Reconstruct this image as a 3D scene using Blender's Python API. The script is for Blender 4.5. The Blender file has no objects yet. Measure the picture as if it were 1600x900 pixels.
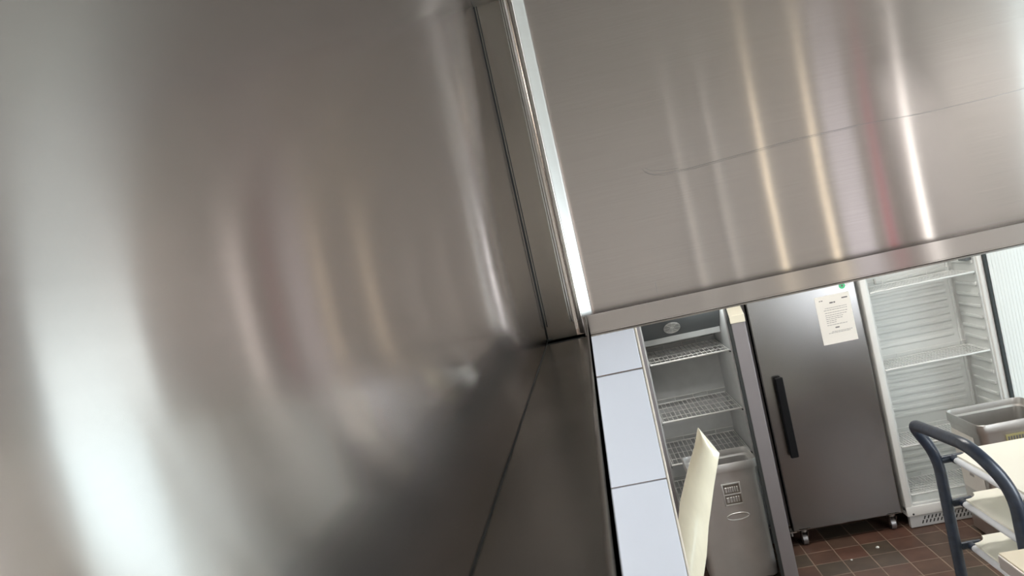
import bpy, bmesh, math, random
from mathutils import Vector, Matrix

random.seed(7)
C = bpy.context.scene.collection
SC = bpy.context.scene

# ------------------------------------------------------------------ camera
EYE = 2.07
F_PX = 1155.0
VPX, VPY = 905.0, 385.0          # where the depth direction vanishes in the 1600x900 frame
ROLL = math.radians(12.6)
Yc = Vector((VPX - 800, VPY - 450, F_PX)).normalized()
s_, c_ = math.sin(ROLL), math.cos(ROLL)
Zc = Vector((-s_, -c_, (s_ * Yc.x + c_ * Yc.y) / Yc.z)).normalized()
Xc = Yc.cross(Zc)
right = Vector((Xc.x, Yc.x, Zc.x))
down = Vector((Xc.y, Yc.y, Zc.y))
fwd = Vector((Xc.z, Yc.z, Zc.z))
cam_d = bpy.data.cameras.new('camera')
cam = bpy.data.objects.new('camera', cam_d)
C.objects.link(cam)
M = Matrix((right, -down, -fwd)).transposed().to_4x4()
M.translation = Vector((0, 0, EYE))
cam.matrix_world = M
cam_d.sensor_width = 36
cam_d.lens = F_PX * 36 / 1600
cam_d.clip_start = 0.01
cam_d.dof.use_dof = True
cam_d.dof.focus_distance = 2.6
cam_d.dof.aperture_fstop = 13
SC.camera = cam

# ------------------------------------------------------------------ light set-up
world = bpy.data.worlds.new('world')
SC.world = world
world.use_nodes = True
bg = world.node_tree.nodes['Background']
bg.inputs[0].default_value = (0.75, 0.85, 1.0, 1)
bg.inputs[1].default_value = 0.6
SC.view_settings.view_transform = 'Standard'
SC.view_settings.look = 'None'
SC.view_settings.gamma = 1
SC.view_settings.exposure = 0.0
SC.view_settings.use_curve_mapping = False
E_BAND = 4.5       # side pane added for the bright band reflected in the side panel
E_DOOR = 2.4       # daylit frosted door in the right wall
E_CEIL = 38.0       # ceiling lamps
E_BIG = 15.0       # large unseen pane added in the right wall to light the tiles
E_STREAK = 5.2       # panes added behind the photographer for streaks on the steel

# ------------------------------------------------------------------ materials
def newmat(name):
    m = bpy.data.materials.new(name)
    m.use_nodes = True
    nt = m.node_tree
    nt.nodes.clear()
    out = nt.nodes.new('ShaderNodeOutputMaterial')
    return m, nt, out

def pbr(name, col, rough=0.5, metal=0.0, var=0.06, scale=6.0, bump=0.0, bscale=60, spec=0.5, stretch=(1, 1, 1), alpha=None, trans=0):
    m, nt, out = newmat(name)
    b = nt.nodes.new('ShaderNodeBsdfPrincipled')
    b.inputs['Roughness'].default_value = rough
    b.inputs['Metallic'].default_value = metal
    b.inputs['Specular IOR Level'].default_value = spec
    if trans:
        b.inputs['Transmission Weight'].default_value = trans
    tc = nt.nodes.new('ShaderNodeTexCoord')
    mp = nt.nodes.new('ShaderNodeMapping')
    mp.inputs['Scale'].default_value = stretch
    nt.links.new(tc.outputs['Object'], mp.inputs['Vector'])
    n = nt.nodes.new('ShaderNodeTexNoise')
    n.inputs['Scale'].default_value = scale
    n.inputs['Detail'].default_value = 6
    nt.links.new(mp.outputs[0], n.inputs['Vector'])
    mx = nt.nodes.new('ShaderNodeMix')
    mx.data_type = 'RGBA'
    mx.inputs[6].default_value = tuple(max(0, c * (1 - var)) for c in col[:3]) + (1,)
    mx.inputs[7].default_value = tuple(min(1, c * (1 + var)) for c in col[:3]) + (1,)
    nt.links.new(n.outputs[0], mx.inputs[0])
    nt.links.new(mx.outputs[2], b.inputs['Base Color'])
    if bump:
        n2 = nt.nodes.new('ShaderNodeTexNoise')
        n2.inputs['Scale'].default_value = bscale
        nt.links.new(mp.outputs[0], n2.inputs['Vector'])
        bp = nt.nodes.new('ShaderNodeBump')
        bp.inputs['Strength'].default_value = bump
        bp.inputs['Distance'].default_value = 0.002
        nt.links.new(n2.outputs[0], bp.inputs['Height'])
        nt.links.new(bp.outputs[0], b.inputs['Normal'])
    nt.links.new(b.outputs[0], out.inputs[0])
    return m

def emit(name, col, strength, var=0.08, scale=1.5):
    m, nt, out = newmat(name)
    e = nt.nodes.new('ShaderNodeEmission')
    e.inputs[1].default_value = strength
    tc = nt.nodes.new('ShaderNodeTexCoord')
    n = nt.nodes.new('ShaderNodeTexNoise')
    n.inputs['Scale'].default_value = scale
    nt.links.new(tc.outputs['Object'], n.inputs['Vector'])
    mx = nt.nodes.new('ShaderNodeMix')
    mx.data_type = 'RGBA'
    mx.inputs[6].default_value = tuple(c * (1 - var) for c in col) + (1,)
    mx.inputs[7].default_value = tuple(c * (1 + var) for c in col) + (1,)
    nt.links.new(n.outputs[0], mx.inputs[0])
    nt.links.new(mx.outputs[2], e.inputs[0])
    nt.links.new(e.outputs[0], out.inputs[0])
    return m

def brushed(name, col, rough, an, tangent, stretch, smudge=0.12, line=0.03, haze=0.0, core=0.0, core_rough=0.1, core_an=0.4):
    """Line-brushed steel: wide scatter along `tangent`, narrow across it."""
    m, nt, out = newmat(name)
    L = nt.links.new
    g = nt.nodes.new('ShaderNodeBsdfAnisotropic')
    g.distribution = 'MULTI_GGX'
    g.inputs['Anisotropy'].default_value = -an
    tv = nt.nodes.new('ShaderNodeCombineXYZ')
    for i in range(3):
        tv.inputs[i].default_value = tangent[i]
    L(tv.outputs[0], g.inputs['Tangent'])
    tc = nt.nodes.new('ShaderNodeTexCoord')
    mp = nt.nodes.new('ShaderNodeMapping')
    mp.inputs['Scale'].default_value = stretch
    L(tc.outputs['Object'], mp.inputs['Vector'])
    fine = nt.nodes.new('ShaderNodeTexNoise')
    fine.inputs['Scale'].default_value = 1.0
    fine.inputs['Detail'].default_value = 4
    L(mp.outputs[0], fine.inputs['Vector'])
    big = nt.nodes.new('ShaderNodeTexNoise')
    big.inputs['Scale'].default_value = 2.6
    big.inputs['Detail'].default_value = 5
    L(tc.outputs['Object'], big.inputs['Vector'])
    # roughness = rough * (1 + smudge*(big-.5)*2)
    mr = nt.nodes.new('ShaderNodeMapRange')
    mr.inputs['From Min'].default_value = 0.3
    mr.inputs['From Max'].default_value = 0.7
    mr.inputs['To Min'].default_value = rough * (1 - smudge)
    mr.inputs['To Max'].default_value = rough * (1 + smudge)
    L(big.outputs[0], mr.inputs['Value'])
    L(mr.outputs[0], g.inputs['Roughness'])
    mx = nt.nodes.new('ShaderNodeMix')
    mx.data_type = 'RGBA'
    mx.inputs[6].default_value = tuple(c * (1 - line) for c in col) + (1,)
    mx.inputs[7].default_value = tuple(c * (1 + line) for c in col) + (1,)
    L(fine.outputs[0], mx.inputs[0])
    L(mx.outputs[2], g.inputs['Color'])
    last = g.outputs[0]
    if core:
        g2 = nt.nodes.new('ShaderNodeBsdfAnisotropic')
        g2.distribution = 'MULTI_GGX'
        g2.inputs['Anisotropy'].default_value = -core_an
        g2.inputs['Roughness'].default_value = core_rough
        L(tv.outputs[0], g2.inputs['Tangent'])
        L(mx.outputs[2], g2.inputs['Color'])
        mc = nt.nodes.new('ShaderNodeMixShader')
        mc.inputs[0].default_value = core
        L(last, mc.inputs[1])
        L(g2.outputs[0], mc.inputs[2])
        last = mc.outputs[0]
    if haze:
        d = nt.nodes.new('ShaderNodeBsdfDiffuse')
        d.inputs[0].default_value = tuple(c * 0.8 for c in col) + (1,)
        ms = nt.nodes.new('ShaderNodeMixShader')
        ms.inputs[0].default_value = haze
        L(last, ms.inputs[1])
        L(d.outputs[0], ms.inputs[2])
        last = ms.outputs[0]
    L(last, out.inputs[0])
    return m

STEEL = (0.60, 0.565, 0.545)
m_side = brushed('brushed_steel_side', STEEL, 0.16, 0.80, (0, 0, 1), (3, 3, 500), haze=0.03, core=0.25, core_rough=0.10, core_an=0.6)
m_front = brushed('brushed_steel_front', (0.69, 0.64, 0.615), 0.135, 0.80, (0, 0, 1), (8, 8, 900), line=0.09, haze=0.10)
m_lip = brushed('brushed_steel_lip', (0.68, 0.635, 0.61), 0.18, 0.7, (0, 0, 1), (3, 3, 900), line=0.06, haze=0.08)
m_gutter = brushed('greasy_steel_gutter', (0.33, 0.31, 0.285), 0.20, 0.2, (1, 0, 0), (14, 5, 14), haze=0.15, line=0.35, smudge=0.3)
m_strip = brushed('steel_corner_strip', (0.50, 0.465, 0.42), 0.20, 0.4, (0, 0, 1), (3, 3, 300), haze=0.09)
m_roof = brushed('steel_roof', (0.50, 0.49, 0.46), 0.35, 0.3, (1, 0, 0), (60, 2, 60), haze=0.1)
m_fdoor = brushed('steel_fridge_door', (0.29, 0.275, 0.265), 0.24, 0.2, (1, 0, 0), (3, 3, 500), haze=0.03, smudge=0.08)
m_fbody = pbr('steel_fridge_body', (0.34, 0.33, 0.33), 0.4, 0.9)
m_bin = pbr('dull_steel_tub', (0.64, 0.63, 0.62), 0.36, 0.6, var=0.12, scale=9, bump=0.15)
m_bin2 = pbr('worn_steel_tub', (0.66, 0.63, 0.60), 0.42, 1.0, var=0.15, scale=9, bump=0.2)
m_black = pbr('black_plastic', (0.008, 0.008, 0.009), 0.5, spec=0.15)
m_gasket = pbr('dark_rubber', (0.03, 0.035, 0.035), 0.6)
m_greyframe = pbr('grey_frame', (0.30, 0.285, 0.30), 0.4, 0.3)
m_liner = pbr('grey_liner', (0.60, 0.61, 0.61), 0.45, var=0.12, scale=14, bump=0.3, bscale=30)
m_fanpanel = pbr('fan_panel_grey', (0.13, 0.14, 0.145), 0.4)
m_white = pbr('white_enamel', (0.80, 0.79, 0.76), 0.35, var=0.03)
m_wliner = pbr('white_liner', (0.74, 0.75, 0.73), 0.4, var=0.04)
m_wire = pbr('white_wire', (0.80, 0.80, 0.78), 0.3)
m_cream = pbr('cream_plastic', (0.80, 0.76, 0.62), 0.4)
m_tile = pbr('white_glazed_tile', (0.76, 0.79, 0.86), 0.12, var=0.02, scale=5, bump=0.05, bscale=12)
m_grout = pbr('dirty_grout', (0.30, 0.22, 0.18), 0.9, var=0.4, scale=60)
m_trim = pbr('cream_trim', (0.72, 0.66, 0.56), 0.6, var=0.2, scale=50)
m_paint = pbr('cream_wall_paint', (0.72, 0.67, 0.62), 0.8)
m_clad = pbr('white_cladding', (0.80, 0.80, 0.77), 0.35, var=0.03)
m_ceil = pbr('ceiling_paint', (0.72, 0.71, 0.69), 0.85)
m_navy = pbr('chipped_navy_paint', (0.020, 0.029, 0.048), 0.33, var=0.7, scale=45, bump=0.2, bscale=80)
m_rail = pbr('pale_rail', (0.66, 0.68, 0.72), 0.35)
m_shelf = pbr('cream_board', (0.80, 0.78, 0.68), 0.45, var=0.05)
m_paper = pbr('paper', (0.84, 0.80, 0.74), 0.8, var=0.03)
m_ink = pbr('grey_ink', (0.33, 0.31, 0.30), 0.8)
m_inkd = pbr('dark_ink', (0.16, 0.15, 0.15), 0.8)
m_green = pbr('green_sticker', (0.10, 0.55, 0.25), 0.5)
m_yellow = pbr('yellow_label', (0.42, 0.37, 0.17), 0.6)
m_chrome = pbr('worn_zinc', (0.55, 0.53, 0.50), 0.3, 1.0, var=0.2, scale=40)
m_beige = pbr('beige_top', (0.70, 0.62, 0.47), 0.4)
m_counter = pbr('counter_steel', (0.62, 0.58, 0.57), 0.35, 0.9)
m_dark = pbr('dark_void', (0.02, 0.018, 0.018), 0.8)
m_crumb = pbr('white_crumb', (0.85, 0.83, 0.78), 0.7)
m_red = pbr('red_apron_cloth', (0.60, 0.09, 0.12), 0.8)
m_glass = None
def glassmat():
    m, nt, out = newmat('clear_glass')
    t = nt.nodes.new('ShaderNodeBsdfTransparent')
    t.inputs[0].default_value = (0.93, 0.95, 0.94, 1)
    g = nt.nodes.new('ShaderNodeBsdfGlossy')
    g.inputs['Roughness'].default_value = 0.02
    fr = nt.nodes.new('ShaderNodeFresnel')
    ms = nt.nodes.new('ShaderNodeMixShader')
    nt.links.new(fr.outputs[0], ms.inputs[0])
    nt.links.new(t.outputs[0], ms.inputs[1])
    nt.links.new(g.outputs[0], ms.inputs[2])
    nt.links.new(ms.outputs[0], out.inputs[0])
    return m
m_glass = glassmat()
m_lamp = emit('ceiling_diffuser', (1.0, 0.97, 0.92), E_CEIL)
m_day = emit('daylit_frosted_glass', (0.80, 0.96, 1.0), E_DOOR, var=0.12)
m_streak = emit('streak_pane', (1.0, 0.98, 0.95), E_STREAK)
m_big = emit('tile_fill_pane', (0.86, 0.93, 1.0), E_BIG)
m_band = emit('band_pane', (0.78, 0.95, 1.0), E_BAND, var=0.12)
m_cool = emit('cooler_fill_glow', (0.95, 1.0, 0.98), 7.0)
m_streak_warm = emit('streak_pane_warm', (1.0, 0.86, 0.62), E_STREAK)
m_streak_faint = emit('streak_pane_faint', (1.0, 0.92, 0.80), E_STREAK * 0.22)
m_streak_pink = emit('streak_pane_pink', (1.0, 0.45, 0.50), E_STREAK * 0.14)  # tinted pane added only for the pink streak on the front panel
m_dim = emit('streak_pane_broad', (0.92, 0.88, 0.92), 1.2)
m_lamp2 = emit('ceiling_diffuser_dim', (1.0, 0.97, 0.94), 9.0)

def tiles_floor():
    m, nt, out = newmat('quarry_tiles')
    L = nt.links.new
    b = nt.nodes.new('ShaderNodeBsdfPrincipled')
    tc = nt.nodes.new('ShaderNodeTexCoord')
    mp = nt.nodes.new('ShaderNodeMapping')
    mp.inputs['Location'].default_value = (0.012, 0.075, 0)
    L(tc.outputs['Object'], mp.inputs['Vector'])
    br = nt.nodes.new('ShaderNodeTexBrick')
    br.offset = 0.0
    br.inputs['Scale'].default_value = 1.0
    br.inputs['Brick Width'].default_value = 0.155
    br.inputs['Row Height'].default_value = 0.155
    br.inputs['Mortar Size'].default_value = 0.0035
    br.inputs['Mortar Smooth'].default_value = 0.3
    br.inputs['Color1'].default_value = (0.125, 0.060, 0.042, 1)
    br.inputs['Color2'].default_value = (0.085, 0.064, 0.046, 1)
    br.inputs['Mortar'].default_value = (0.26, 0.19, 0.14, 1)
    L(mp.outputs[0], br.inputs['Vector'])
    n = nt.nodes.new('ShaderNodeTexNoise')
    n.inputs['Scale'].default_value = 9
    n.inputs['Detail'].default_value = 8
    L(tc.outputs['Object'], n.inputs['Vector'])
    mx = nt.nodes.new('ShaderNodeMix')
    mx.data_type = 'RGBA'
    mx.blend_type = 'OVERLAY'
    mx.inputs[0].default_value = 0.6
    L(br.outputs[0], mx.inputs[6])
    L(n.outputs[0], mx.inputs[7])
    L(mx.outputs[2], b.inputs['Base Color'])
    b.inputs['Roughness'].default_value = 0.42
    bp = nt.nodes.new('ShaderNodeBump')
    bp.inputs['Distance'].default_value = 0.002
    bp.inputs['Strength'].default_value = 0.6
    bp.invert = True
    L(br.outputs[1], bp.inputs['Height'])
    L(bp.outputs[0], b.inputs['Normal'])
    L(b.outputs[0], out.inputs[0])
    return m
m_floor = tiles_floor()

# ------------------------------------------------------------------ mesh helpers
def BM():
    return bmesh.new()

def box(bm, x0, x1, y0, y1, z0, z1, bev=0.0, seg=2):
    r = bmesh.ops.create_cube(bm, size=1)
    vs = r['verts']
    for v in vs:
        v.co = Vector(((x0 + x1) / 2 + v.co.x * (x1 - x0), (y0 + y1) / 2 + v.co.y * (y1 - y0), (z0 + z1) / 2 + v.co.z * (z1 - z0)))
    if bev:
        es = list({e for v in vs for e in v.link_edges})
        bmesh.ops.bevel(bm, geom=es, offset=bev, segments=seg, profile=0.5, affect='EDGES')

def tube(bm, pts, r, seg=12, cap=True):
    pts = [Vector(p) for p in pts]
    t = (pts[1] - pts[0]).normalized()
    n = t.orthogonal().normalized()
    rings = []
    for i, p in enumerate(pts):
        if 0 < i < len(pts) - 1:
            t2 = ((pts[i + 1] - p).normalized() + (p - pts[i - 1]).normalized()).normalized()
        elif i:
            t2 = (p - pts[i - 1]).normalized()
        else:
            t2 = t
        q = t.rotation_difference(t2)
        n = (q @ n).normalized()
        t = t2
        b = t.cross(n)
        rings.append([bm.verts.new(p + r * (math.cos(a) * n + math.sin(a) * b)) for a in [2 * math.pi * k / seg for k in range(seg)]])
    for a, b in zip(rings, rings[1:]):
        for k in range(seg):
            bm.faces.new((a[k], a[(k + 1) % seg], b[(k + 1) % seg], b[k]))
    if cap:
        bm.faces.new(rings[0][::-1])
        bm.faces.new(rings[-1])

def smooth_path(pts, rad=0.06, n=6):
    """round the corners of a polyline"""
    pts = [Vector(p) for p in pts]
    out = [pts[0]]
    for a, b, c in zip(pts, pts[1:], pts[2:]):
        d1 = (a - b); d2 = (c - b)
        r = min(rad, d1.length * 0.48, d2.length * 0.48)
        p0 = b + d1.normalized() * r
        p1 = b + d2.normalized() * r
        for k in range(n + 1):
            t = k / n
            out.append(p0 * (1 - t) ** 2 + b * 2 * t * (1 - t) + p1 * t * t)
    out.append(pts[-1])
    return out

def prism(bm, poly, z0, z1):
    """poly: list of (x, y); extruded in z"""
    a = [bm.verts.new((x, y, z0)) for x, y in poly]
    b = [bm.verts.new((x, y, z1)) for x, y in poly]
    bm.faces.new(a[::-1]); bm.faces.new(b)
    n = len(poly)
    for i in range(n):
        bm.faces.new((a[i], a[(i + 1) % n], b[(i + 1) % n], b[i]))

def cyl(bm, p0, p1, r, seg=20):
    tube(bm, [p0, p1], r, seg)

ROOTS = {}
def thing(name, label, cat, loc, group=None):
    o = bpy.data.objects.new(name, None)
    o.empty_display_size = 0.05
    C.objects.link(o)
    o.location = loc
    o['label'] = label
    o['category'] = cat
    if group:
        o['group'] = group
    ROOTS[o] = Vector(loc)
    return o

def obj(name, bm, mat, parent=None, smooth=False, label=None, base=None):
    bmesh.ops.recalc_face_normals(bm, faces=bm.faces)
    off = Vector((0, 0, 0))
    if parent is not None:
        off = ROOTS[parent]
    elif base is not None:
        off = Vector(base)
    me = bpy.data.meshes.new(name)
    for v in bm.verts:
        v.co -= off
    bm.to_mesh(me)
    bm.free()
    me.materials.append(mat)
    if smooth:
        me.polygons.foreach_set('use_smooth', [True] * len(me.polygons))
        me.set_sharp_from_angle(angle=math.radians(40))
    o = bpy.data.objects.new(name, me)
    C.objects.link(o)
    if parent is not None:
        o.parent = parent
        ROOTS[o] = off
    else:
        o.location = off
        ROOTS[o] = off
    if label:
        o['label'] = label
    return o

def obj_split(name, bm, mat, parent, smooth=False):
    """every loose piece becomes a part of its own"""
    bm.verts.ensure_lookup_table()
    seen = set()
    out = []
    for v0 in list(bm.verts):
        if v0 in seen:
            continue
        st = [v0]; seen.add(v0); isl = []
        while st:
            v = st.pop(); isl.append(v)
            for e in v.link_edges:
                w = e.other_vert(v)
                if w not in seen:
                    seen.add(w); st.append(w)
        b2 = BM()
        vm = {v: b2.verts.new(v.co) for v in isl}
        for f in {f for v in isl for f in v.link_faces}:
            b2.faces.new([vm[v] for v in f.verts])
        out.append(obj(name, b2, mat, parent, smooth))
    bm.free()
    return out

def tag(o, label, cat, group=None):
    o['label'] = label
    o['category'] = cat
    if group:
        o['group'] = group
    return o

def struct(name, bm, mat, parent=None):
    o = obj(name, bm, mat, parent)
    if parent is None:
        o['kind'] = 'structure'
    return o

# ------------------------------------------------------------------ the room
XR = 2.70
XL = -0.14
YB = -3.4
YF = 5.3
bm = BM(); box(bm, XL - 0.1, XR + 0.1, YB - 0.1, YF + 0.1, -0.1, 0); struct('floor', bm, m_floor)
bm = BM(); box(bm, XL - 0.1, XR + 0.1, YB - 0.1, YF + 0.1, 2.9, 3.0); struct('ceiling', bm, m_ceil)
bm = BM(); box(bm, XL - 0.1, XR + 0.1, YF, YF + 0.1, 0, 2.9); struct('wall_front', bm, m_paint)
bm = BM(); box(bm, XL - 0.1, XR + 0.1, YB - 0.1, YB, 0, 2.9); struct('wall_back', bm, m_paint)
bm = BM(); box(bm, XL - 0.1, XL, YB, YF, 0, 2.9); struct('wall_left', bm, m_paint)
# right wall with the opening of the daylit door
DY0, DY1, DZ = 3.62, 4.46, 2.10
bm = BM()
box(bm, XR, XR + 0.1, YB, DY0, 0, 2.9)
box(bm, XR, XR + 0.1, DY1, YF, 0, 2.9)
box(bm, XR, XR + 0.1, DY0, DY1, DZ, 2.9)
wr = struct('wall_right', bm, m_clad)
# ribbed white boxing between the white cooler and the right wall
bm = BM(); box(bm, 2.272, XR, 4.500, YF, 0, 2.9)
wb = struct('wall_boxing', bm, m_clad)
bm = BM()
x = 2.276
while x < XR - 0.012:
    box(bm, x, x + 0.013, 4.4988, 4.501, 0.0, 2.9, 0.0005, 1)
    x += 0.018
struct('cladding_ribs', bm, m_clad, wb)
bm = BM(); box(bm, XR + 0.05, XR + 0.06, DY0, DY1, 0, DZ)
d = struct('door_1', bm, m_day)
bm = BM()
box(bm, XR - 0.012, XR + 0.05, DY0 - 0.045, DY0 + 0.01, 0, DZ + 0.045)
box(bm, XR - 0.012, XR + 0.05, DY1 - 0.01, DY1 + 0.045, 0, DZ + 0.045)
box(bm, XR - 0.012, XR + 0.05, DY0, DY1, DZ - 0.01, DZ + 0.045)
struct('door_frame', bm, m_white, d)
# glowing slits added behind the photographer, shaped for the front panel's streaks
def added_window(i, x0, x1, z0, z1, mat=m_streak):
    bm = BM(); box(bm, x0, x1, YB + 0.002, YB + 0.008, z0, z1)
    w = struct('added_window_%d' % i, bm, mat)
    bm = BM(); t = 0.03
    box(bm, x0 - t, x0, YB, YB + 0.03, z0 - t, z1 + t)
    box(bm, x1, x1 + t, YB, YB + 0.03, z0 - t, z1 + t)
    box(bm, x0, x1, YB, YB + 0.03, z1, z1 + t)
    box(bm, x0, x1, YB, YB + 0.03, z0 - t, z0)
    struct('added_window_frame', bm, m_white, w)
added_window(1, 1.655, 1.678, 0.9, 2.7, m_streak_warm)
added_window(2, 2.085, 2.112, 0.9, 2.7, m_streak_warm)
added_window(5, 2.20, 2.42, 0.9, 2.7, m_dim)
added_window(6, 2.52, 2.60, 0.9, 2.7, m_streak_pink)  # added source of the pink streak
added_window(8, 0.97, 0.995, 0.9, 2.7, m_streak_faint)
added_window(9, 1.27, 1.295, 0.9, 2.7, m_streak_faint)
# panes added in the right wall for a streak, the bright band and tile light
def added_side_window(i, y0, y1, z0, z1, mat):
    bm = BM(); box(bm, XR - 0.008, XR - 0.002, y0, y1, z0, z1)
    w = struct('added_window_%d' % i, bm, mat)
    bm = BM()
    box(bm, XR - 0.03, XR, y0 - 0.03, y0, z0 - 0.03, z1 + 0.03)
    box(bm, XR - 0.03, XR, y1, y1 + 0.03, z0 - 0.03, z1 + 0.03)
    box(bm, XR - 0.03, XR, y0, y1, z1, z1 + 0.03)
    box(bm, XR - 0.03, XR, y0, y1, z0 - 0.03, z0)
    struct('added_window_frame', bm, m_white, w)
added_side_window(3, -3.04, -2.93, 0.9, 2.6, m_streak)
added_side_window(4, -1.50, -0.53, 0.7, 2.2, m_band)  # added, sized to reflect as the upper part of the bright band
added_side_window(7, 0.15, 1.35, 0.7, 2.3, m_big)  # added out of view to brighten the white tiles

# tiled partition end under the hood
TX = 0.082
bm = BM(); box(bm, XL, TX - 0.003, 1.604, 1.70, 0, 1.886)
tw = struct('wall_middle', bm, m_grout)
bm = BM()
edges = [0.063, 0.309, 0.555, 0.801, 1.047, 1.293, 1.539, 1.785, 1.884]
z0 = 0.0
for z1 in edges:
    for x0, x1 in ((XL + 0.002, TX - 0.252), (TX - 0.249, TX - 0.006)):
        if x1 > x0:
            box(bm, x0, x1, 1.598, 1.606, z0 + 0.0015, z1 - 0.0015, 0.0012, 2)
    z0 = z1
struct('wall_tiles', bm, m_tile, tw)
bm = BM(); box(bm, TX - 0.005, TX, 1.598, 1.702, 0, 1.884, 0.0015, 2)
struct('tile_trim', bm, m_trim, tw)

# ------------------------------------------------------------------ ceiling lamps
def ceiling_light(x, y, lx, ly, label, z=2.9, mat=None):
    t = thing('ceiling_light', label, 'ceiling light', (x, y, z), 'ceiling lights of the kitchen')
    bm = BM()
    box(bm, x - lx / 2, x + lx / 2, y - ly / 2, y + ly / 2, z - 0.05, z, 0.004)
    obj('housing', bm, m_white, t)
    bm = BM(); box(bm, x - lx / 2 + 0.02, x + lx / 2 - 0.02, y - ly / 2 + 0.02, y + ly / 2 - 0.02, z - 0.065, z - 0.049, 0.006)
    obj('diffuser', bm, mat or m_lamp, t)
ceiling_light(1.1, 3.3, 1.2, 0.3, 'white ceiling light in front of the row of fridges')
ceiling_light(2.42, -1.9, 0.3, 1.2, 'white ceiling light behind the extraction hood', mat=m_lamp2)

# ------------------------------------------------------------------ extraction hood
XW = -0.107        # inner face of the left side panel
YP = 1.555         # inner face of the front panel
ZG = 1.889         # gutter floor
ZR = 2.603         # hood roof
YE = -0.75
hood = thing('extraction_hood', 'large brushed stainless steel extraction hood seen from inside, with a gutter round its rim', 'extraction hood', (0.8, 0.6, 1.88))
bm = BM(); box(bm, XW - 0.002, XW, YE, YP + 0.004, ZG - 0.006, ZR)
obj('side_panel', bm, m_side, hood, label='grease-dulled brushed steel side panel')
# front panel: rounded return at its left edge, flat after it
bm = BM()
prof = [(-0.040, YP + 0.004), (-0.040, YP - 0.004), (-0.031, YP - 0.026), (-0.027, YP - 0.0336)]
yy = 0.0
pts_ = []
for k in range(25):
    x = 0.006 - 0.032 * k / 24
    pts_.append((x, YP - 0.0205 - yy))
    yy += 0.032 / 24 * 0.49 * min(1.0, k / 9)
prof += pts_[::-1]
prof.append((XR - 0.01, YP - 0.0205))
prof.append((XR - 0.01, YP + 0.004))
prism(bm, prof, ZG + 0.004, ZR)
obj('front_panel', bm, m_front, hood, smooth=True, label='wide brushed steel front panel with vertical glints')
bm = BM()
yk = YP - 0.0206
def scr(pts, r):
    tube(bm, [(x, yk, z) for x, z in pts], r, 5)
scr([(0.158, 2.195), (0.166, 2.186), (0.180, 2.179), (0.205, 2.1765), (0.254, 2.176), (0.359, 2.180), (0.462, 2.185), (0.587, 2.184), (0.708, 2.178), (0.830, 2.178), (0.95, 2.182)], 0.00045)
scr([(0.160, 2.190), (0.172, 2.181), (0.195, 2.174), (0.260, 2.173), (0.359, 2.177), (0.462, 2.182), (0.587, 2.182)], 0.0003)
scr([(0.164, 2.196), (0.176, 2.188), (0.20, 2.183), (0.23, 2.181)], 0.0003)
scr([(0.136, 1.966), (0.1345, 1.942)], 0.0003)
obj_split('scratch', bm, m_fbody, hood)
# corner strip
bm = BM()
box(bm, XW, -0.044, YP - 0.001, YP + 0.003, ZG, ZR)
obj('corner_strip', bm, m_strip, hood)
bm = BM()
cyl(bm, (-0.0465, YP - 0.003, ZG + 0.03), (-0.0465, YP - 0.003, ZR), 0.0022, 8)
cyl(bm, (-0.0515, YP - 0.0015, ZG + 0.03), (-0.0515, YP - 0.0015, ZR), 0.0014, 8)
obj_split('weld_bead', bm, m_chrome, hood, smooth=True)
bm = BM()
cyl(bm, (XW + 0.001, YP - 0.0018, ZG + 0.002), (XW + 0.001, YP - 0.0018, ZR), 0.0014, 8)
cyl(bm, (XW + 0.0055, YP - 0.0012, ZG + 0.03), (XW + 0.0055, YP - 0.0012, ZR), 0.0010, 8)
obj_split('corner_seal', bm, m_gasket, hood, smooth=True)
bm = BM(); box(bm, XW - 0.002, XR - 0.01, YE, YP + 0.004, ZR, ZR + 0.003)
obj('roof_panel', bm, m_roof, hood)
# gutter along the side
LX = -0.016
bm = BM()
box(bm, XW, LX, YE, YP, ZG - 0.003, ZG)
obj('side_gutter', bm, m_gutter, hood)
bm = BM()
box(bm, LX - 0.0015, LX + 0.0005, YE, 1.497, ZG - 0.003, 1.928)
cyl(bm, (LX - 0.001, YE, 1.928), (LX - 0.001, 1.497, 1.928), 0.0018, 8)
obj('side_lip', bm, m_gutter, hood, smooth=True)
# gutter along the front, its lip facing us
bm = BM()
box(bm, XW, XR - 0.01, 1.497, YP, ZG - 0.003, ZG)
obj('front_gutter', bm, m_gutter, hood)
bm = BM()
box(bm, -0.026, XR - 0.01, 1.497, 1.5, 1.892, 1.930, 0.0007, 1)
box(bm, -0.026, XR - 0.01, 1.4965, 1.512, 1.8905, 1.8935, 0.0005, 1)
obj('front_lip', bm, m_lip, hood, smooth=True)
# sealed joint across the gutter corner
bm = BM()
box(bm, XW, -0.03, 1.493, 1.496, ZG, ZG + 0.0012)
bm2 = None
obj('gutter_joint', bm, m_gasket, hood)
bm = BM()
cyl(bm, (XW + 0.0005, YE, ZG + 0.0005), (XW + 0.0005, 1.55, ZG + 0.0005), 0.0007, 8)
obj('gutter_seal', bm, m_gasket, hood, smooth=True)
bm = BM()
for k in range(7):
    a = k / 7 * 2 * math.pi
    bmesh.ops.create_uvsphere(bm, u_segments=8, v_segments=6, radius=0.0028 + 0.001 * math.sin(k * 3), matrix=Matrix.Translation((XW + 0.004 + 0.004 * math.cos(a), 1.549 + 0.004 * math.sin(a), ZG + 0.001)))
obj_split('sealant_blob', bm, m_gasket, hood, smooth=True)

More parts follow.
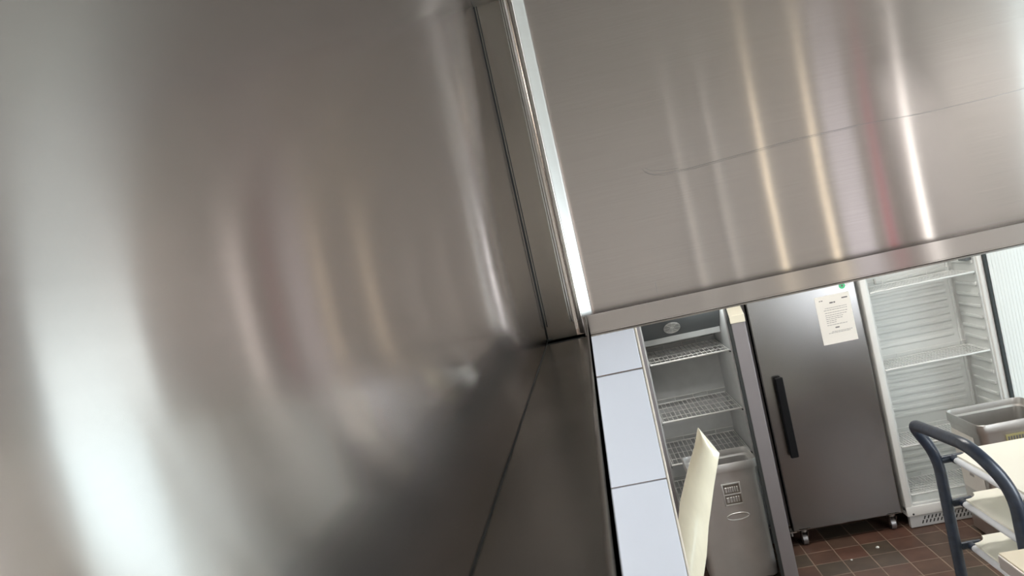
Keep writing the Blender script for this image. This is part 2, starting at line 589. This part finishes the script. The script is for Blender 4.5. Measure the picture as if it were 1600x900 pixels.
# ------------------------------------------------------------------ wire shelf
def wire_shelf(parent, x0, x1, y0, y1, z, n, rf=0.006, mat=m_wire, crosses=4):
    bm = BM()
    cyl(bm, (x0, y0, z), (x1, y0, z), rf, 10)
    cyl(bm, (x0, y1, z), (x1, y1, z), rf * 0.7, 8)
    cyl(bm, (x0 + 0.004, y0, z), (x0 + 0.004, y1, z), rf * 0.6, 8)
    cyl(bm, (x1 - 0.004, y0, z), (x1 - 0.004, y1, z), rf * 0.6, 8)
    for k in range(1, crosses):
        y = y0 + (y1 - y0) * k / crosses
        cyl(bm, (x0, y, z - 0.004), (x1, y, z - 0.004), 0.003, 6)
    for k in range(n):
        x = x0 + (x1 - x0) * (k + 0.5) / n
        cyl(bm, (x, y0, z), (x, y1, z), 0.0021, 6)
    # upturned back guard
    cyl(bm, (x0, y1, z + 0.03), (x1, y1, z + 0.03), 0.0025, 6)
    for f in (0.3, 0.55, 0.75):
        x = x0 + (x1 - x0) * f
        cyl(bm, (x, y1, z), (x, y1, z + 0.03), 0.0025, 6)
    return obj('wire_shelf', bm, mat, parent, smooth=True)

def caster(parent, x, y, z1=0.12, mat=m_chrome):
    bm = BM()
    box(bm, x - 0.035, x + 0.035, y - 0.035, y + 0.035, z1 - 0.006, z1, 0.001, 1)
    cyl(bm, (x, y, z1 - 0.03), (x, y, z1 - 0.005), 0.022, 16)
    for s in (-1, 1):
        bmv = [(y - 0.026, z1 - 0.03), (y + 0.026, z1 - 0.03), (y + 0.034, 0.028), (y + 0.012, 0.028)]
        a = [bm.verts.new((x + s * 0.018 - 0.0015, p, q)) for p, q in bmv]
        b = [bm.verts.new((x + s * 0.018 + 0.0015, p, q)) for p, q in bmv]
        bm.faces.new(a); bm.faces.new(b[::-1])
        for i in range(4):
            bm.faces.new((a[i], a[(i + 1) % 4], b[(i + 1) % 4], b[i]))
    f = obj('caster', bm, mat, parent, smooth=True)
    bm = BM()
    cyl(bm, (x - 0.014, y + 0.02, 0.036), (x + 0.014, y + 0.02, 0.036), 0.036, 24)
    cyl(bm, (x - 0.017, y + 0.02, 0.036), (x + 0.017, y + 0.02, 0.036), 0.014, 12)
    obj('wheel', bm, m_fbody, f, smooth=True)

# ------------------------------------------------------------------ left display cooler (open glass door)
lc = thing('display_cooler', 'grey display cooler with empty wire shelves and its door swung open, beside the white tiles', 'cooler', (0.51, 4.8, 0))
X0, X1, Y0, Y1, ZT = 0.215, 0.800, 4.5, 5.12, 1.60
bm = BM()
box(bm, X0, X0 + 0.035, Y0, Y1, 0.06, ZT, 0.004)
box(bm, X1 - 0.035, X1, Y0, Y1, 0.06, ZT, 0.004)
box(bm, X0, X1, Y0, Y1, ZT - 0.03, ZT, 0.004)
box(bm, X0, X1, Y0, Y1, 0.06, 0.16, 0.004)
box(bm, X0, X1, Y1 - 0.04, Y1, 0.06, ZT, 0.004)
obj('body', bm, m_greyframe, lc)
bm = BM()
a0, a1 = X0 + 0.036, X1 - 0.036
box(bm, a0, a0 + 0.008, Y0 + 0.02, Y1 - 0.045, 0.16, ZT - 0.032)
box(bm, a1 - 0.008, a1, Y0 + 0.02, Y1 - 0.045, 0.16, ZT - 0.032)
box(bm, a0, a1, Y1 - 0.055, Y1 - 0.045, 0.16, ZT - 0.032)
box(bm, a0, a1, Y0 + 0.02, Y1 - 0.045, 0.16, 0.175)
box(bm, a0, a1, Y0 + 0.02, Y1 - 0.045, ZT - 0.042, ZT - 0.032)
obj('liner', bm, m_liner, lc)
# fan housing hangs from the inner ceiling
bm = BM()
vs = [(Y0 + 0.09, ZT - 0.05), (Y1 - 0.06, ZT - 0.05), (Y1 - 0.06, 1.385), (Y0 + 0.25, 1.375)]
a = [bm.verts.new((a0 + 0.012, p, q)) for p, q in vs]
b = [bm.verts.new((a1 - 0.012, p, q)) for p, q in vs]
bm.faces.new(a); bm.faces.new(b[::-1])
for i in range(4):
    bm.faces.new((a[i], a[(i + 1) % 4], b[(i + 1) % 4], b[i]))
fh = obj('fan_housing', bm, m_fanpanel, lc)
bm = BM()
# fan guard: concentric rings on the sloping face
nrm = Vector((0, -(vs[0][1] - vs[3][1]), -(vs[3][0] - vs[0][0]))).normalized()
cen = Vector((0.455, Y0 + 0.17, 1.45))
cen.y = Y0 + 0.09 + (ZT - 0.05 - cen.z) / (ZT - 0.05 - 1.375) * 0.16
e1 = Vector((1, 0, 0)); e2 = nrm.cross(e1)
cen = cen + nrm * 0.006
for rr in (0.012, 0.022, 0.032, 0.042, 0.050):
    tube(bm, [cen + rr * (math.cos(t) * e1 + math.sin(t) * e2) for t in [2 * math.pi * k / 24 for k in range(25)]], 0.0017, 6)
for k in range(4):
    t = math.pi * k / 4
    v = math.cos(t) * e1 + math.sin(t) * e2
    cyl(bm, cen - v * 0.05, cen + v * 0.05, 0.0015, 6)
obj('fan_guard', bm, m_wire, fh, smooth=True)
bm = BM(); box(bm, a0 + 0.012, a1 - 0.012, Y0 + 0.235, Y0 + 0.25, 1.352, 1.388, 0.002)
for xx in (0.36, 0.5, 0.66):
    cyl(bm, (xx, Y0 + 0.232, 1.37), (xx, Y0 + 0.236, 1.37), 0.004, 8)
obj('drip_tray', bm, m_liner, lc)
bm = BM(); box(bm, 0.52, 0.735, Y0 + 0.03, Y0 + 0.085, 1.515, 1.555, 0.008)
obj('fill_glow_strip', bm, m_cool, lc)  # pale strip made to glow, added to brighten the cooler's inside
for z in (1.262, 0.900, 0.63, 0.36):
    wire_shelf(lc, 0.266, 0.752, Y0 + 0.05, Y1 - 0.07, z, 17)
bm = BM()
for z in (1.262, 0.900, 0.63, 0.36):
    for x in (a0 + 0.008, a1 - 0.014):
        box(bm, x, x + 0.006, Y0 + 0.04, Y1 - 0.06, z - 0.014, z - 0.007)
obj_split('shelf_bracket', bm, m_gasket, lc)
# the door, swung open 90 degrees, seen nearly edge on
DT = 1.528
HNG = Vector((0.775, 4.49))
DE = Vector((-0.160, -0.987)).normalized()     # from hinge to free edge
DN = Vector((-DE.y, DE.x))                      # through the thickness, away from the cooler inside
def dbox(bm, s0, s1, t0, t1, z0, z1, bev=0.0, seg=2):
    b2 = BM()
    box(b2, s0, s1, t0, t1, z0, z1, bev, seg)
    vm = {}
    for v in b2.verts:
        p = HNG + DE * v.co.x + DN * v.co.y
        vm[v] = bm.verts.new((p.x, p.y, v.co.z))
    for f in b2.faces:
        bm.faces.new([vm[v] for v in f.verts])
    b2.free()
bm = BM()
dbox(bm, 0.44, 0.50, 0, 0.072, 0.012, DT, 0.004)
dbox(bm, 0.0, 0.06, 0, 0.072, 0.012, DT, 0.004)
dbox(bm, 0.05, 0.45, 0, 0.072, DT - 0.07, DT, 0.004)
dbox(bm, 0.05, 0.45, 0, 0.072, 0.012, 0.10, 0.004)
door = obj('door', bm, m_greyframe, lc)
bm = BM(); dbox(bm, 0.055, 0.445, 0.030, 0.036, 0.09, DT - 0.06)
obj('door_pane', bm, m_glass, door)
bm = BM()
dbox(bm, 0.465, 0.497, -0.018, 0.001, 0.03, DT - 0.01, 0.003)
dbox(bm, 0.01, 0.03, -0.014, 0.001, 0.03, DT - 0.01, 0.003)
dbox(bm, 0.02, 0.48, -0.014, 0.001, DT - 0.03, DT - 0.01, 0.003)
dbox(bm, 0.02, 0.48, -0.014, 0.001, 0.03, 0.05, 0.003)
obj('door_gasket', bm, m_gasket, door)
bm = BM(); dbox(bm, 0.0, 0.503, -0.003, 0.075, DT, DT + 0.006, 0.002)
dbox(bm, 0.499, 0.503, -0.003, 0.075, DT - 0.035, DT + 0.005, 0.0015)
obj('door_cap', bm, m_cream, door, label='cream plastic cap along the top of the door')

# ------------------------------------------------------------------ stainless upright fridge
fr = thing('upright_fridge', 'tall stainless steel upright fridge on casters with a notice on its door', 'fridge', (1.2, 4.9, 0))
bm = BM(); box(bm, 0.862, 1.548, 4.565, 5.22, 0.12, 2.02, 0.006)
obj('body', bm, m_fbody, fr)
bm = BM(); box(bm, 0.888, 1.528, 4.5, 4.555, 0.105, 1.94, 0.008, 3)
dr = obj('door', bm, m_fdoor, fr)
bm = BM()
box(bm, 0.90, 1.515, 4.555, 4.565, 0.125, 1.93)
obj('door_gasket', bm, m_gasket, dr)
bm = BM()
box(bm, 0.955, 1.003, 4.455, 4.478, 0.565, 1.055, 0.008, 3)
box(bm, 0.962, 0.998, 4.47, 4.502, 0.585, 0.63, 0.003)
box(bm, 0.962, 0.998, 4.47, 4.502, 0.99, 1.035, 0.003)
obj('handle', bm, m_black, dr, label='long black vertical handle')
bm = BM()
cyl(bm, (0.882, 4.535, 0.07), (0.882, 4.535, 0.12), 0.008, 10)
box(bm, 0.868, 0.91, 4.51, 4.56, 0.098, 0.105)
obj('hinge', bm, m_chrome, dr)
for x, y in ((0.955, 4.535), (1.475, 4.535), (0.965, 5.15), (1.465, 5.15)):
    caster(fr, x, y)

# notice on the door
nt_ = thing('notice', 'white printed notice taped to the door of the stainless upright fridge', 'notice', (1.382, 4.4985, 1.18))
bm = BM()
# sheet with a slightly lifted lower edge
nx, nz = 6, 8
g = {}
for j in range(nz + 1):
    for i in range(nx + 1):
        z = 1.181 + 0.288 * j / nz
        lift = 0.004 * max(0, (2 - j) / 2) ** 2
        for s, dy in ((0, 0.0), (1, -0.0006)):
            g[i, j, s] = bm.verts.new((1.282 + 0.200 * i / nx, 4.499 - lift + dy, z))
for s in (0, 1):
    for j in range(nz):
        for i in range(nx):
            bm.faces.new((g[i, j, s], g[i + 1, j, s], g[i + 1, j + 1, s], g[i, j + 1, s]))
obj('sheet', bm, m_paper, nt_)
def words(bm, x0, x1, z, h, y, wmin=0.006, wmax=0.016, gap=0.003):
    x = x0
    while x < x1 - 0.003:
        w = min(random.uniform(wmin, wmax), x1 - x)
        box(bm, x, x + w, y, y + 0.0004, z, z + h)
        x += w + gap
bm = BM(); yk = 4.4979
words(bm, 1.435, 1.473, 1.436, 0.007, yk, 0.03, 0.04)
words(bm, 1.305, 1.326, 1.440, 0.005, yk)
words(bm, 1.362, 1.395, 1.419, 0.008, yk, 0.02, 0.03)
words(bm, 1.368, 1.392, 1.270, 0.007, yk, 0.02, 0.03)
obj('heading', bm, m_inkd, nt_)
bm = BM()
for z, xa, xb in ((1.392, 1.330, 1.455), (1.380, 1.322, 1.458), (1.364, 1.325, 1.455), (1.350, 1.325, 1.45), (1.338, 1.325, 1.43), (1.327, 1.325, 1.42), (1.316, 1.325, 1.385), (1.305, 1.325, 1.38), (1.291, 1.325, 1.44), (1.250, 1.345, 1.462), (1.243, 1.325, 1.45), (1.228, 1.32, 1.452), (1.222, 1.32, 1.40), (1.196, 1.31, 1.41)):
    words(bm, xa, xb, z, 0.0032, yk)
obj('print', bm, m_ink, nt_)
st = thing('round_sticker', 'small round green sticker at the top corner of the stainless fridge door', 'sticker', (1.452, 4.499, 1.50))
bm = BM(); cyl(bm, (1.452, 4.4995, 1.508), (1.452, 4.4985, 1.508), 0.018, 24)
obj('disc', bm, m_green, st)
bm = BM(); cyl(bm, (1.452, 4.4986, 1.508), (1.452, 4.4981, 1.508), 0.006, 16)
obj('printed_mark', bm, m_inkd, st)
bm = BM()
pv = [(1.470, 1.508), (1.502, 1.530), (1.505, 1.518), (1.478, 1.500)]
a = [bm.verts.new((x, 4.4993, z)) for x, z in pv]; b = [bm.verts.new((x, 4.4985, z)) for x, z in pv]
bm.faces.new(a); bm.faces.new(b[::-1])
for i in range(4):
    bm.faces.new((a[i], a[(i + 1) % 4], b[(i + 1) % 4], b[i]))
tag(obj('tape_strip', bm, m_white, base=(1.487, 4.4993, 1.50)), 'short strip of white tape beside the green sticker on the fridge door', 'tape')

# ------------------------------------------------------------------ white display cooler on the right
rc = thing('display_cooler', 'white display cooler with ribbed inner walls and empty wire shelves, right of the stainless fridge', 'cooler', (1.9, 4.8, 0))
A0, A1, B0, B1 = 1.552, 2.262, 4.5, 5.15
I0, I1, IY = 1.600, 2.205, 4.79
bm = BM()
box(bm, A0, I0 - 0.012, B0, B1, 0.10, 2.0, 0.006, 3)
box(bm, I1 + 0.010, A1 - 0.012, B0, B1, 0.10, 2.0, 0.006, 3)
box(bm, A0, A1 - 0.012, B0, B1, 1.94, 2.0, 0.006, 3)
box(bm, A0, A1 - 0.012, B0 - 0.002, B1, 0.075, 0.135, 0.006, 3)
box(bm, A0, A1 - 0.012, IY + 0.02, B1, 0.10, 1.98, 0.006, 3)
obj('body', bm, m_white, rc, smooth=True)
bm = BM()
box(bm, I0 - 0.014, I0 - 0.002, B0 + 0.01, IY + 0.02, 0.13, 1.95)
box(bm, I1, I1 + 0.012, B0 + 0.01, IY + 0.02, 0.13, 1.95)
box(bm, I0 - 0.002, I1, IY + 0.005, IY + 0.02, 0.13, 1.95)
box(bm, I0 - 0.002, I1, B0 + 0.004, IY + 0.02, 0.125, 0.15, 0.004)
# moulded shelf guides on both side walls, horizontal flutes at the back
z = 0.22
while z < 1.9:
    box(bm, I1 - 0.010, I1 + 0.002, B0 + 0.03, IY - 0.02, z, z + 0.020, 0.005, 3)
    box(bm, I0 - 0.004, I0 + 0.008, B0 + 0.03, IY - 0.02, z, z + 0.020, 0.005, 3)
    z += 0.066
for za, zb in ((0.2, 0.44), (0.55, 0.92), (1.0, 1.40), (1.47, 1.9)):
    z = za + 0.03
    while z < zb:
        box(bm, I0 + 0.05, I1 - 0.06, IY - 0.001, IY + 0.006, z, z + 0.022, 0.003, 2)
        z += 0.045
# corner columns
box(bm, I1 - 0.035, I1 - 0.020, IY - 0.012, IY + 0.006, 0.15, 1.94, 0.004)
z = 0.235
while z < 1.9:
    box(bm, I1 - 0.034, I1 - 0.021, IY - 0.016, IY - 0.011, z, z + 0.035, 0.002)
    box(bm, I1 - 0.011, I1 - 0.001, B0 + 0.025, B0 + 0.034, z - 0.012, z + 0.008, 0.002)
    z += 0.066
obj('liner', bm, m_wliner, rc, smooth=True)
for z in (1.428, 0.960, 0.492, 0.20):
    wire_shelf(rc, I0 + 0.002, I1 - 0.010, B0 + 0.012, IY - 0.02, z, 34, rf=0.0055, crosses=7)
bm = BM()
for x in (I0 + 0.06, I0 + 0.13):
    box(bm, x, x + 0.012, IY - 0.03, IY - 0.012, 1.44, 1.475, 0.002)
obj_split('shelf_hook', bm, m_chrome, rc)
bm = BM(); box(bm, I1 - 0.035, I1 - 0.002, B0 + 0.03, B0 + 0.12, 1.495, 1.52, 0.004)
obj('thermometer', bm, m_fanpanel, rc)
bm = BM(); box(bm, A0 + 0.012, A1 - 0.02, B0 + 0.006, B0 + 0.04, 0.004, 0.076, 0.003)
pl = obj('plinth', bm, pbr('plinth_grey', (0.5, 0.49, 0.48), 0.4), rc)
bm = BM()
for k in range(26):
    x = A0 + 0.075 + 0.0215 * k
    for zz in (0.046, 0.022):
        pv = [(x, zz), (x + 0.008, zz), (x + 0.016, zz + 0.019), (x + 0.008, zz + 0.019)]
        a = [bm.verts.new((p + (zz - 0.022) * 0.6, B0 + 0.0055, q)) for p, q in pv]
        bm.faces.new(a)
obj('vent_slots', bm, m_dark, pl)
bm = BM(); cyl(bm, (A0 + 0.035, B0 - 0.003, 0.088), (A0 + 0.035, B0 - 0.001, 0.088), 0.006, 12)
obj('screw_cap', bm, m_gasket, rc)
bm = BM(); box(bm, A1 - 0.018, A1, B0 - 0.012, B0 + 0.03, 0.10, 1.98, 0.004)
obj('gasket', bm, m_gasket, rc, label='black rubber gasket along the right edge')
bm = BM()
for x in (A0 + 0.05, A1 - 0.07):
    for y in (B0 + 0.1, B1 - 0.06):
        cyl(bm, (x, y, 0), (x, y, 0.10), 0.018, 12)
obj_split('foot', bm, m_gasket, rc)

# ------------------------------------------------------------------ steel tubs
def rrect(x0, x1, y0, y1, r, n=6):
    out = []
    for cx, cy, a0 in ((x1 - r, y1 - r, 0), (x0 + r, y1 - r, 90), (x0 + r, y0 + r, 180), (x1 - r, y0 + r, 270)):
        for k in range(n + 1):
            a = math.radians(a0 + 90 * k / n)
            out.append((cx + r * math.cos(a), cy + r * math.sin(a)))
    return out

def tub_shell(bm, x0, x1, y0, y1, h, r=0.045, taper=0.02):
    def ring(d, z, rr):
        rr = max(rr, 0.01)
        return [bm.verts.new((x, y, z)) for x, y in rrect(x0 + d, x1 - d, y0 + d, y1 - d, rr)]
    rings = [ring(taper + 0.02, 0.0, r), ring(taper, 0.02, r), ring(0.008, h - 0.056, r), ring(0.007, h - 0.052, r), ring(0.000, h - 0.050, r),
             ring(-0.001, h - 0.047, r), ring(-0.001, h - 0.003, r), ring(0.001, h, r), ring(0.004, h - 0.001, r), ring(0.005, h - 0.004, r),
             ring(0.006, h - 0.036, r), ring(0.009, h - 0.039, r), ring(0.020, h - 0.040, r), ring(0.023, h - 0.043, r), ring(0.024, h - 0.06, r),
             ring(taper + 0.022, 0.03, r), ring(taper + 0.04, 0.012, r)]
    n = len(rings[0])
    for a, b in zip(rings, rings[1:]):
        for k in range(n):
            bm.faces.new((a[k], a[(k + 1) % n], b[(k + 1) % n], b[k]))
    bm.faces.new(rings[0][::-1])
    bm.faces.new(rings[-1])

lb = thing('steel_tub', 'tall dull steel tub with an embossed badge, standing before the cooler with the open door', 'tub', (0.54, 4.35, 0), 'tall steel tubs on the floor')
bm = BM(); tub_shell(bm, 0.325, 0.712, 4.195, 4.462, 0.695, r=0.035, taper=0.006)
obj('body', bm, m_bin, lb, smooth=True)
bm = BM()
yb = 4.202
for a0_, a1_, c0, c1 in ((0.492, 0.594, 0.452, 0.460), (0.492, 0.594, 0.572, 0.580), (0.490, 0.498, 0.452, 0.580), (0.588, 0.596, 0.452, 0.580), (0.498, 0.590, 0.511, 0.519)):
    box(bm, a0_, a1_, yb - 0.006, yb + 0.01, c0, c1, 0.003)
bd = obj('badge', bm, m_bin, lb, smooth=True)
bm = BM()
box(bm, 0.499, 0.589, yb - 0.002, yb + 0.004, 0.461, 0.571)
obj('badge_field', bm, pbr('tarnished_steel', (0.30, 0.27, 0.24), 0.5, 0.9, var=0.3, scale=60), bd)
bm = BM()
for zz in (0.470, 0.528):
    x = 0.506
    while x < 0.578:
        w = random.uniform(0.006, 0.014)
        box(bm, x, x + w, yb - 0.004, yb + 0.002, zz, zz + 0.030, 0.001, 1)
        x += w + 0.005
obj('badge_lettering', bm, m_bin, bd)
bm = BM()
ell = [(0.548 + 0.062 * math.cos(t), 0.385 + 0.020 * math.sin(t)) for t in [2 * math.pi * k / 28 for k in range(29)]]
tube(bm, [(x, 4.2015, z) for x, z in ell], 0.0028, 6, cap=False)
obj('embossed_oval', bm, m_bin, lb, smooth=True)

rb = thing('steel_tub', 'open rectangular steel tub with a yellow label and white papers, behind the blue trolley', 'tub', (2.02, 4.15, 0), 'tall steel tubs on the floor')
bm = BM(); tub_shell(bm, 1.835, 2.255, 4.04, 4.42, 0.690, r=0.04, taper=0.02)
obj('body', bm, m_bin2, rb, smooth=True)
bm = BM(); box(bm, 1.962, 2.065, 4.0425, 4.0480, 0.578, 0.618, 0.0005, 1)
yl = obj('name_label', bm, m_yellow, rb, label='small yellow label with worn dark lettering')
bm = BM(); words(bm, 1.970, 2.060, 0.588, 0.020, 4.0418, 0.008, 0.014, 0.005)
obj('lettering', bm, m_inkd, yl)
for (ya, yb2, za, zb) in ((4.14, 4.38, 0.45, 0.60), (4.12, 4.36, 0.27, 0.42)):
    bm = BM()
    def lx(z): return 1.855 - (z / 0.69) * 0.0130 - 0.0025
    a = [bm.verts.new((lx(z), y_, z)) for y_, z in ((ya, za), (yb2, za), (yb2, zb), (ya, zb))]
    b = [bm.verts.new((v.co.x + 0.0008, v.co.y, v.co.z)) for v in a]
    bm.faces.new(a); bm.faces.new(b[::-1])
    for i in range(4):
        bm.faces.new((a[i], a[(i + 1) % 4], b[(i + 1) % 4], b[i]))
    p = obj('paper_label', bm, m_paper, rb, label='white paper label stuck to the side')
bm = BM()
zc = 0.36
for k in range(4):
    yy = 4.27 - 0.012 * k
    box(bm, lx(zc) - 0.0009, lx(zc) - 0.0001, yy - 0.008, yy, zc - 0.008, zc + 0.008)
obj('lettering', bm, m_ink, p)

# ------------------------------------------------------------------ trolley
tr = thing('tray_trolley', 'blue tubular steel tray trolley with three cream shelf boards at the right edge', 'trolley', (1.4, 2.3, 0))
P1 = (0.992, 2.50); P2 = (0.992, 2.06); QX = 1.78
def upright_end(x, lean):
    bm = BM()
    pts = [(x, 2.50, 0.09), (x, 2.50, 1.15), (x - lean, 2.495, 1.272), (x - lean, 2.10, 1.300), (x, 2.06, 1.18), (x, 2.06, 0.09)]
    path = smooth_path(pts[:2] + pts[2:], 0.075, 7)
    tube(bm, path, 0.0178, 14)
    return obj('end_frame', bm, m_navy, tr, smooth=True)
upright_end(0.992, 0.066)
upright_end(QX, -0.066)
for k, z in enumerate((1.130, 0.983, 0.836, 0.689, 0.542, 0.395)):
    for (yy) in (2.50, 2.06):
        for xa, s in ((0.992, 1), (QX, -1)):
            bm = BM()
            cyl(bm, (xa, yy, z), (xa + s * 0.078, yy, z + 0.001), 0.0125, 12)
            cyl(bm, (xa + s * 0.045, yy, z), (xa + s * 0.045, yy + (0.03 if yy < 2.2 else -0.03), z), 0.0125, 12)
            obj('shelf_bracket', bm, m_navy, tr, smooth=True)
    bm = BM()
    for xa in (1.037, QX - 0.045):
        cyl(bm, (xa, 2.475, z), (xa, 2.085, z), 0.0105, 12)
    obj_split('shelf_rail', bm, m_rail, tr, smooth=True)
    bm = BM()
    # board with scooped corners that clear the brackets
    X_0, X_1, Y_0, Y_1 = 1.040, QX - 0.042, 2.05, 2.515
    poly = []
    for cx, cy, a0 in ((X_1, Y_1, 180), (X_0, Y_1, 270), (X_0, Y_0, 0), (X_1, Y_0, 90)):
        rr = 0.044
        arc = []
        for q in range(7):
            a = math.radians(a0 + 90 * q / 6)
            arc.append((cx + rr * math.cos(a), cy + rr * math.sin(a)))
        poly.extend(arc[::-1])
    prism(bm, poly, z + 0.009, z + 0.017)
    obj('shelf_board', bm, m_shelf, tr)
for x in (0.992, QX):
    for y in (2.50, 2.06):
        bm = BM()
        cyl(bm, (x - 0.014, y, 0.045), (x + 0.014, y, 0.045), 0.045, 24)
        w = obj('wheel', bm, m_gasket, tr, smooth=True)
        bm = BM()
        box(bm, x - 0.022, x - 0.017, y - 0.018, y + 0.018, 0.035, 0.10)
        box(bm, x + 0.017, x + 0.022, y - 0.018, y + 0.018, 0.035, 0.10)
        box(bm, x - 0.022, x + 0.022, y - 0.018, y + 0.018, 0.093, 0.10)
        obj('wheel_fork', bm, m_chrome, w)
bm = BM()
for y in (2.50, 2.06):
    cyl(bm, (0.992, y, 0.16), (QX, y, 0.16), 0.015, 12)
obj_split('cross_bar', bm, m_navy, tr, smooth=True)

# ------------------------------------------------------------------ worktop corner, bottom right
ct = thing('worktop_table', 'steel table with a beige top whose corner shows at the bottom right', 'table', (1.2, 1.6, 0))
bm = BM(); box(bm, 0.846, 1.60, 1.25, 1.90, 1.060, 1.096, 0.003)
obj('top_frame', bm, m_counter, ct)
bm = BM(); box(bm, 0.849, 1.597, 1.253, 1.897, 1.096, 1.101, 0.001)
obj('top', bm, m_beige, ct, label='beige table top')
for x in (0.93, 1.52):
    for y in (1.33, 1.82):
        bm = BM(); box(bm, x - 0.018, x + 0.018, y - 0.018, y + 0.018, 0, 1.06, 0.002)
        obj('leg', bm, m_counter, ct)

# ------------------------------------------------------------------ curved cream plastic strip leaning behind the tiles
bm = BM()
rows = [  # z_left, x_left, z_right, x_right, y
    (1.563, 0.192, 1.562, 0.193, 1.850),
    (1.520, 0.174, 1.490, 0.230, 1.846),
    (1.464, 0.143, 1.406, 0.196, 1.838),
    (1.396, 0.108, 1.321, 0.163, 1.822),
    (1.342, 0.088, 1.260, 0.143, 1.805),
    (1.284, 0.074, 1.195, 0.115, 1.785),
    (1.180, 0.032, 1.090, 0.085, 1.755),
    (1.060, -0.01, 0.985, 0.060, 1.725),
    (0.93, -0.04, 0.90, 0.045, 1.708),
]
grid = []
NC = 8
# dense rows by interpolation
dense = []
for a, b in zip(rows, rows[1:]):
    for k in range(5):
        t = k / 5
        dense.append(tuple(a[i] * (1 - t) + b[i] * t for i in range(5)))
dense.append(rows[-1])
fr_, bk_ = [], []
for zl, xl, zr, xr, y in dense:
    f_, b_ = [], []
    for i in range(NC + 1):
        t = i / NC
        dy = -0.012 * math.sin(math.pi * t)     # gently cupped across
        x = xl * (1 - t) + xr * t
        z = zl * (1 - t) + zr * t
        f_.append(bm.verts.new((x, y + dy + 0.012, z)))
        b_.append(bm.verts.new((x, y + dy + 0.0145, z)))
    fr_.append(f_); bk_.append(b_)
for R in (fr_, bk_):
    for a, b in zip(R, R[1:]):
        for i in range(NC):
            bm.faces.new((a[i], a[i + 1], b[i + 1], b[i]))
for i in range(len(fr_) - 1):
    for c in (0, NC):
        bm.faces.new((fr_[i][c], fr_[i + 1][c], bk_[i + 1][c], bk_[i][c]))
for e in (0, len(fr_) - 1):
    for i in range(NC):
        bm.faces.new((fr_[e][i], fr_[e][i + 1], bk_[e][i + 1], bk_[e][i]))
m_strip_p = pbr('glossy_cream_plastic', (0.80, 0.75, 0.58), 0.14, var=0.06, scale=20, stretch=(6, 6, 1), spec=0.6)
tag(obj('plastic_strip', bm, m_strip_p, smooth=True, base=(0.0, 1.71, 0.9)), 'curved glossy cream plastic strip with a pointed top, leaning behind the white tiles', 'plastic strip')

# ------------------------------------------------------------------ crumbs on the floor
for i, (x, y, r, lab) in enumerate(((1.30, 4.34, 0.010, 'larger white crumb on the brown floor tiles in front of the steel fridge'),
                                    (1.12, 4.25, 0.006, 'smaller pale crumb on the brown floor tiles near the open cooler door'))):
    bm = BM()
    bmesh.ops.create_icosphere(bm, subdivisions=2, radius=r)
    for v in bm.verts:
        v.co = Vector((v.co.x * random.uniform(0.8, 1.2) + x, v.co.y * random.uniform(0.8, 1.2) + y, v.co.z * 0.6 + r * 0.55))
    tag(obj('crumb', bm, m_crumb, smooth=True, base=(x, y, 0)), lab, 'crumb')
